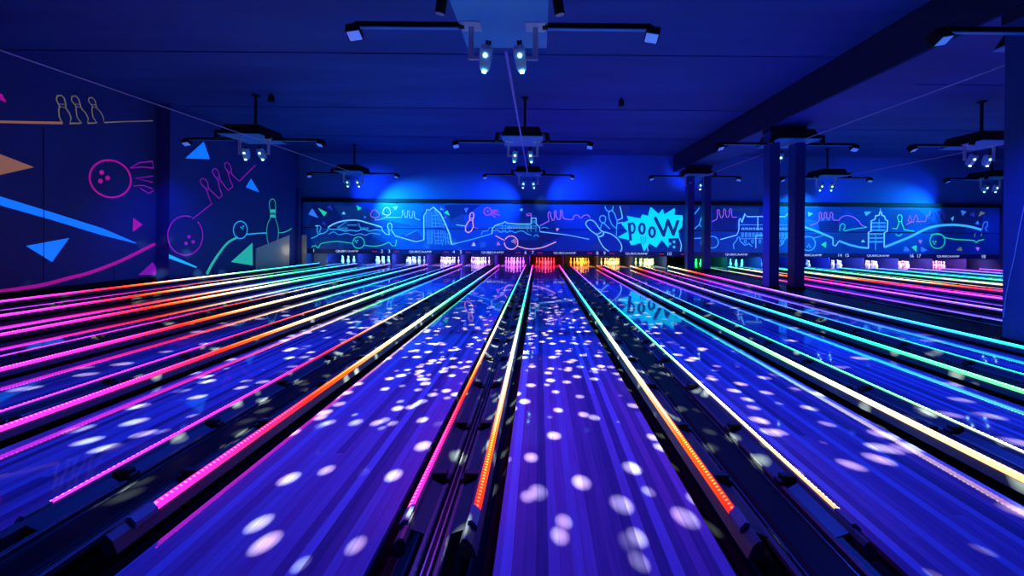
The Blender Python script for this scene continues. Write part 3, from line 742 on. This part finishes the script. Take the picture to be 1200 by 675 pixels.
B2.poly('painted_triangle', W_bl, [(330,90),(208,200),(370,205)], o5, k5); B2.poly('painted_triangle', W_bl, [(346,50),(313,105),(398,137)], o6, k6)
B2.poly('painted_stroke', W_cy, [(528,421),(706,500),(700,508),(528,447)], o4, k4)
B2.line('painted_ball', W_gr, [(66,655),(100,590),(150,515),(200,455),(262,421)], 3.4, o6, k6, True, taper=(1.15,.7))
B2.ring('painted_ball', W_cy, (278,375), 44, 1.2, o6, k6, ry=55); B2.line('painted_ball', W_cy, [(315,403),(370,398),(442,394)], 1.3, o6, k6)
for d in ((282,358),(297,352),(292,366)): B2.dot('painted_ball', W_cy, d, 5, o6, k6)
B2.line('painted_pin', W_gr, [(482,475),(456,460),(445,400),(450,340),(470,290),(461,215),(468,188),(485,180),(498,195),(501,240),(497,290),(514,345),(519,400),(507,460),(482,475)], .9, o6, k6, True)
B2.poly('painted_pin', W_gr, [(468,245),(501,245),(501,268),(469,268)], o6, k6); B2.poly('painted_pin', W_gr, [(468,278),(500,278),(503,296),(465,296)], o6, k6)
B2.line('painted_pin', W_gr, [(517,394),(560,388),(604,365)], 1.0, o6, k6, True)
B2.poly('painted_triangle', W_gr, [(355,455),(357,600),(218,578)], o6, k6)
B2.finish()

# ------------------------------------------------------------------ left corner boards and post
b = MB(); b.extrude_y([(0,0),(.02,0),(.02,1),(0,1)], 0, 1)
v = [(XL2+.01,15.0,0),(XL2+.03,15.0,0),(XL2+.03,17.0,0),(XL2+.01,17.0,0),(XL2+.01,15.0,.90),(XL2+.03,15.0,.90),(XL2+.03,17.0,1.44),(XL2+.01,17.0,1.44)]
b = MB(); b.add([(p[0]-XL2-.02, p[1]-16, p[2]) for p in v], [(0,3,2,1),(4,5,6,7),(0,1,5,4),(1,2,6,5),(2,3,7,6),(3,0,4,7)])
tag(b.build('side_board', M_pale, None, loc=(XL2+.022,16,0)), 'pale sloping board at the foot of the left mural wall under the green pin', 'board')
tag(bxc('corner_post', M_col, XL2+.0, XL2+.15, 17.46, 17.6, 0, 3.6), 'narrow blue post where the left mural wall meets the mural panel', 'post')
tag(bxc('corner_board', M_pale, -11.05, -10.86, 17.7, 17.78, .0, 1.45), 'tall pale board standing just right of the narrow blue post', 'board')
tag(bxc('corner_screen', M_pale, -11.45, -11.15, 17.85, 17.9, .0, 1.45), 'tall shadowed pale board behind the narrow blue post', 'board')
tag(bxc('return_hatch', M_pale, -10.80, -10.20, YM+.16, YM+.19, .0, .62), 'small pale square hatch below the number one', 'hatch')

# ------------------------------------------------------------------ columns
cols = [(6.42,6.78,4.94,'dark blue column at the right edge of the photo'),
        (6.42,6.70,10.58,'dark blue column, left one of the tall pair in front of the mansion mural'), (7.13,7.41,10.58,'dark blue column, right one of the tall pair in front of the mansion mural'),
        (6.42,6.70,16.4,'short-looking blue column right beside the pooW burst'), (7.14,7.42,16.4,'short-looking blue column beyond the pooW burst, right of its twin')]
for x0, x1, y, lab in cols:
    t = thing('column', lab, 'column', ((x0+x1)/2, y+.16, .03))
    w = (x1-x0)/2
    b = MB(); b.box(-w, w, -.16, .16, 0, 4.56); b.build('shaft', M_col, t, bevel=.012)
    b = MB(); b.box(-w-.012, w+.012, -.172, .172, 0, .10); b.build('base_trim', M_black, t)
    if y < 6: col_e = t
    b = MB(); b.box(-w-.02, w+.02, -.18, .18, 4.42, 4.56); b.build('capital', M_beam_shade, t)
# loose cable by the right-hand column
b = MB(); pts = []
for px, py in ((1204,225),(1196,262),(1189,300),(1182,330),(1178,352),(1176,372)):
    y, z = on_side(px, py, 6.413); pts.append(Vector((6.413, y, z))-col_e.location)
for a, c in zip(pts[:-1], pts[1:]): b.tube(a, c, .005, n=6)
cb = b.build('cable', M_cable, col_e); cb['label'] = 'thin pale cable'

# ------------------------------------------------------------------ ceiling rigs
ZP = 4.15
def head_mb(s):
    b = MB()
    # tapering shell, nose towards -z, seen from the lane side
    sec = [(.055,.05,.14),(.075,.065,.10),(.075,.065,-.02),(.062,.055,-.14),(.045,.04,-.17)]
    o = len(b.v)
    for hx, hy, z in sec: b.v += [(-hx,-hy,z),(hx,-hy,z),(hx,hy,z),(-hx,hy,z)]
    for k in range(len(sec)-1):
        for i in range(4):
            j = (i+1)%4; b.f.append((o+4*k+i, o+4*k+j, o+4*k+4+j, o+4*k+4+i)); b.mi.append(0)
    b.f.append((0,1,2,3)); b.mi.append(0); m = 4*(len(sec)-1); b.f.append((m+3,m+2,m+1,m)); b.mi.append(0)
    for k in range(4): b.box(-.078,.078,-.068,.068,.085-.028*k,.093-.028*k)        # cooling ribs
    return b
def make_rig(label):
    t = thing('light_rig', label, 'light rig', (0,0,ZP), 'light rigs under the ceiling')
    b = MB(); b.box(-.565,.565,-.565,.565,0,.022)
    for p in ((-.12,-.12),(.12,-.12),(-.2,.1),(.2,.1),(0,.22),(0,-.3)): b.tube((p[0],p[1],-.006),(p[0],p[1],0),.012,n=8)
    b.build('base_plate', M_plate, t)
    b = MB(); b.v += [(-.56,-.56,.022),(.56,-.56,.022),(.56,.56,.022),(-.56,.56,.022),(-.46,-.46,.30),(.46,-.46,.30),(.46,.46,.30),(-.46,.46,.30)]
    b.f += [(0,3,2,1),(4,5,6,7),(0,1,5,4),(1,2,6,5),(2,3,7,6),(3,0,4,7)]; b.mi += [0]*6
    b.build('hood', M_dark, t, bevel=.02)
    b = MB(); b.tube((.05,0,.30),(.05,0,ZC-ZP),.035,n=12); b.tube((.05,0,ZC-ZP-.03),(.05,0,ZC-ZP),.10,n=16); b.build('pole', M_dark, t)
    for s in (-1, 1):
        x = s*.41
        b = MB(); b.box(x-.035,x+.035,-.005,.03,-.43,-.012); b.box(min(x,x-s*.13)-(.035 if s>0 else 0)*0, max(x,x-s*.13), -.008,.033,-.43,-.385)
        a = b.build('arm', M_steel, t, bevel=.006)
        b = MB(); b.box(x-.125,x+.125,-.10,.12,-.012,0)
        for p in ((-.1,-.08),(.1,-.08),(-.1,.1),(.1,.1)): b.tube((x+p[0],p[1],-.017),(x+p[0],p[1],-.012),.012,n=8)
        b.build('mount_plate', M_steel, a)
        R = Matrix.Translation((x-s*.19, 0, -.40)) @ Matrix.Rotation(math.radians(24),4,'X') @ Matrix.Rotation(math.radians(s*-8 ),4,'Y')
        h = head_mb(s).xform(R).build('scanner_head', M_scan, t, bevel=.006)
        b = MB(); b.tube((0,-.066,.02),(0,-.078,.02),.024,n=14); b.xform(R).build('lens', M_lens, h)
        b = MB(); b.tube((0,-.05,-.165),(0,-.058,-.185),.028,n=14); b.xform(R).build('lens', M_lens, h)
        b = MB(); b.tube((0,0,.14),(0,.02,.19),.018,n=8); b.tube((.035,0,.14),(.035,.02,.19),.014,n=8); b.xform(R).build('plug', M_dark, h)
        b = MB(); b.box(min(s*.5,s*1.88),max(s*.5,s*1.88),-.03,.03,-.03,.03); b.build('side_bar', M_black, t)
        b = MB(); b.box(min(s*.57,s*1.84),max(s*.57,s*1.84),-.026,.026,-.045,-.031); b.build('bar_trim', M_plate, t)
        R2 = Matrix.Translation((s*1.9,0,-.10)) @ Matrix.Rotation(math.radians(-28),4,'X') @ Matrix.Rotation(math.radians(s*14),4,'Y')
        b = MB(); b.box(-.085,.085,-.07,.07,-.06,.07); b.box(-.09,.09,-.075,.075,-.066,-.05)
        for k in range(5): b.box(-.07+.033*k,-.062+.033*k,-.07,.07,.07,.10)
        fl = b.xform(R2).build('flood_lamp', M_black, t)
        b = MB(); b.box(-.075,.075,-.06,.06,-.074,-.067); b.xform(R2).build('lens', M_flens, fl)
        b = MB(); b.box(s*1.9-.015,s*1.9+.015,-.015,.015,-.06,.02); b.build('lamp_yoke', M_black, t)
        p0 = Vector((s*.66,-.45,.12)); p1 = Vector((s*.70,-.41,-.09))
        b = MB(); b.tube(p0, p1, .06, n=14); b.tube(p0+Vector((-s*.12,0,0)), p0+Vector((s*.02,0,0)), .02, n=8)
        cn = b.build('spot_can', M_dark, t)
        d = (p1-p0).normalized(); b = MB(); b.tube(p1-d*.004, p1+d*.006, .052, n=14); b.build('lens', M_clens, cn)
    return t
def copy_tree(o, parent=None):
    c = o.copy(); C.objects.link(c); c.parent = parent
    for ch in list(o.children): copy_tree(ch, c)
    return c
rigs = [(-.48,4.85,'large light rig with two scanner heads at the top centre of the photo'),
        (-.48,10.75,'light rig with black hood and two scanner heads in the middle of the centre row'),
        (-.48,16.5,'small far light rig right over the castle mural, last of the centre row'),
        (-8.1,10.75,'light rig hanging beside the left mural wall, nearer one of two'),
        (-8.1,16.5,'far light rig over the arched bridge mural at the left'),
        (7.0,4.85,'light rig cut off by the top right edge, above the rightmost column'),
        (7.0,10.75,'light rig partly behind the tall pair of columns'),
        (6.75,16.5,'far light rig over the pooW burst beside the short-looking columns'),
        (12.45,10.75,'nearer light rig at the right, beyond the tall columns'),
        (12.45,16.5,'far light rig just right of the tall pair of columns'),
        (19.6,16.5,'far light rig close to the right wall')]
proto = None; RG = []
for x, y, lab in rigs:
    if proto is None: proto = make_rig(lab); t = proto
    else: t = copy_tree(proto)
    t['label'] = lab; t.location = (x, y, ZP); RG.append(t)
# long rails running down the hall under the plates
for x, y0, y1, w, m, lab in ((-.50,5.42,16.0,.022,M_rod,'violet rod running down the hall between the centre light rigs'),(-7.93,2.5,16.2,.010,M_cable,'thin pale wire running to the light rigs at the left wall'),
                      (7.06,2.5,16.2,.010,M_cable,'thin pale wire running to the light rigs by the columns'),(12.85,2.5,16.2,.010,M_cable,'thin pale wire running to the light rigs at the far right')):
    b = MB(); b.tube((0,y0-9,0),(0,y1-9,0),w,n=10)
    tag(b.build('ceiling_rod' if w > .02 else 'ceiling_wire', m, None, loc=(x,9,ZP-.012-w)), lab, 'rod' if w > .02 else 'wire')
# little black cylinders on the ceiling
for px, py, lab in ((728,120,'small black cylinder on the ceiling right of the centre rig'),(521,187,'small black cylinder on the ceiling left of the centre rig'),(318,115,'small black cylinder on the ceiling above the left rig')):
    a, b_ = ray(px, py); Y = (ZC-.12-H)/b_; X = a*Y
    t = thing('ceiling_cylinder', lab, 'speaker', (X,Y,ZC))
    b = MB(); b.tube((0,0,-.06),(0,0,-.22),.07,.085,n=16); b.build('body', M_dark, t)
    b = MB(); b.tube((0,0,0),(0,0,-.06),.03,n=10); b.build('stem', M_dark, t)

# ------------------------------------------------------------------ lights
def light(kind, name, loc, target, energy, col, parent=None, size=.05, angle=60, blend=.5):
    L = bpy.data.lights.new(name, kind); L.energy = energy; L.color = col
    if kind == 'SPOT': L.spot_size = math.radians(angle); L.spot_blend = blend
    if kind in ('SPOT','POINT'): L.shadow_soft_size = size
    o = bpy.data.objects.new(name, L); C.objects.link(o)
    o.location = loc
    d = Vector(target)-Vector(loc); o.rotation_euler = d.to_track_quat('-Z','Y').to_euler()
    return o
BLUE = (.012,.055,1.0)
FE = {4.85:850, 10.75:1150, 16.5:170}
for i, (x, y, lab) in enumerate(rigs):
    if i in (5,): pass
    for s in (-1, 1):
        p = (x+s*1.9, y-.02, ZP-.22)
        light('SPOT', 'flood_light', p, (x+s*2.1, y+(-.9 if y < 6 else 1.0), 0), FE[y] * (.3 if abs(p[0]+10) < .1 else 1), BLUE, size=.12, angle=(116 if y < 15 else 100), blend=1)
# scanner beams on the upper front wall and the mural
CY = (.01,.42,1.0)
def beam(i, tx, tz, e, col, ang=34, s=-1):
    x, y, _ = rigs[i]
    light('SPOT', 'scanner_beam', (x+s*.22, y+.16, ZP-.55), (tx, YM, tz), e, col, size=.03, angle=ang, blend=1)
B2_ = (.01,.10,1.0)
beam(4,-8.0,3.6,190,B2_,90,-1); beam(4,-6.2,2.4,900,CY,96,1)
beam(7,5.0,2.5,900,CY,96,-1); beam(7,6.9,4.5,130,B2_,64,1)
beam(2,.1,3.05,30,(.35,.55,1),30,1); beam(2,2.2,3.3,520,B2_,84,1); beam(2,-2.4,2.8,520,B2_,90,-1)
beam(9,12.4,2.5,420,CY,90,-1); beam(9,14.4,3.7,150,B2_,76,1)
beam(10,17.4,2.5,420,CY,90,-1); beam(10,17.9,3.8,130,B2_,70,1)
light('SPOT', 'wash_beam', (-.70,4.98,3.58), (-.1,3.0,0), 110, (1,.02,.55), size=.03, angle=58, blend=1)
light('POINT', 'service_light', (-10.78,16.9,.75), (0,0,0), 2.2, (1,.8,.4), size=.05)
# speckle beams (patterned light from the scanner heads)
def speckle(loc, target, e, scale, thr, seed, ang):
    o = light('SPOT', 'speckle_beam', loc, target, e, (.80,1,.78), size=.004, angle=ang, blend=.25)
    L = o.data; L.use_nodes = True; nt = L.node_tree; N = nt.nodes; K = nt.links
    em = N['Emission']
    tc = N.new('ShaderNodeTexCoord')
    mp = N.new('ShaderNodeMapping'); mp.inputs['Location'].default_value = (seed, seed*.7, seed*1.3); K.new(tc.outputs['Normal'], mp.inputs[0])
    vo = N.new('ShaderNodeTexVoronoi'); vo.inputs['Scale'].default_value = scale; K.new(mp.outputs[0], vo.inputs['Vector'])
    mr = N.new('ShaderNodeMapRange'); mr.inputs['From Min'].default_value = thr*.35; mr.inputs['From Max'].default_value = thr; mr.inputs['To Min'].default_value = 1; mr.inputs['To Max'].default_value = 0
    K.new(vo.outputs['Distance'], mr.inputs['Value'])
    K.new(mr.outputs[0], em.inputs['Strength'])
    return o
speckle((-.70,4.95,3.6), (-1.8,6.6,0), 6600, 18, .265, 3.1, 112)
speckle((-.26,4.95,3.6), (.7,5.8,0), 6600, 18, .265, 8.4, 112)
speckle((-.48,4.95,3.5), (-.3,2.9,0), 5200, 19, .25, 5.7, 84)

# ------------------------------------------------------------------ world, camera, view
W = bpy.data.worlds.new('World'); S.world = W; W.use_nodes = True
bg = W.node_tree.nodes['Background']; bg.inputs[0].default_value = (.01,.03,1,1); bg.inputs[1].default_value = .10
cam = bpy.data.cameras.new('Camera'); co = bpy.data.objects.new('Camera', cam); C.objects.link(co)
cam.sensor_width = 36; cam.lens = 36*F/1200
cam.shift_x = -(VX-600)/1200; cam.shift_y = -(337.5-VY)/1200
co.matrix_world = Matrix.Translation((0,0,H)) @ Matrix.Rotation(PI/2,4,'X') @ Matrix.Rotation(ROLL,4,'Z')
cam.clip_start = .05; cam.clip_end = 200
S.camera = co
S.view_settings.view_transform = 'Standard'; S.view_settings.look = 'None'
S.view_settings.gamma = 1; S.view_settings.use_curve_mapping = False
S.view_settings.exposure = 0.0
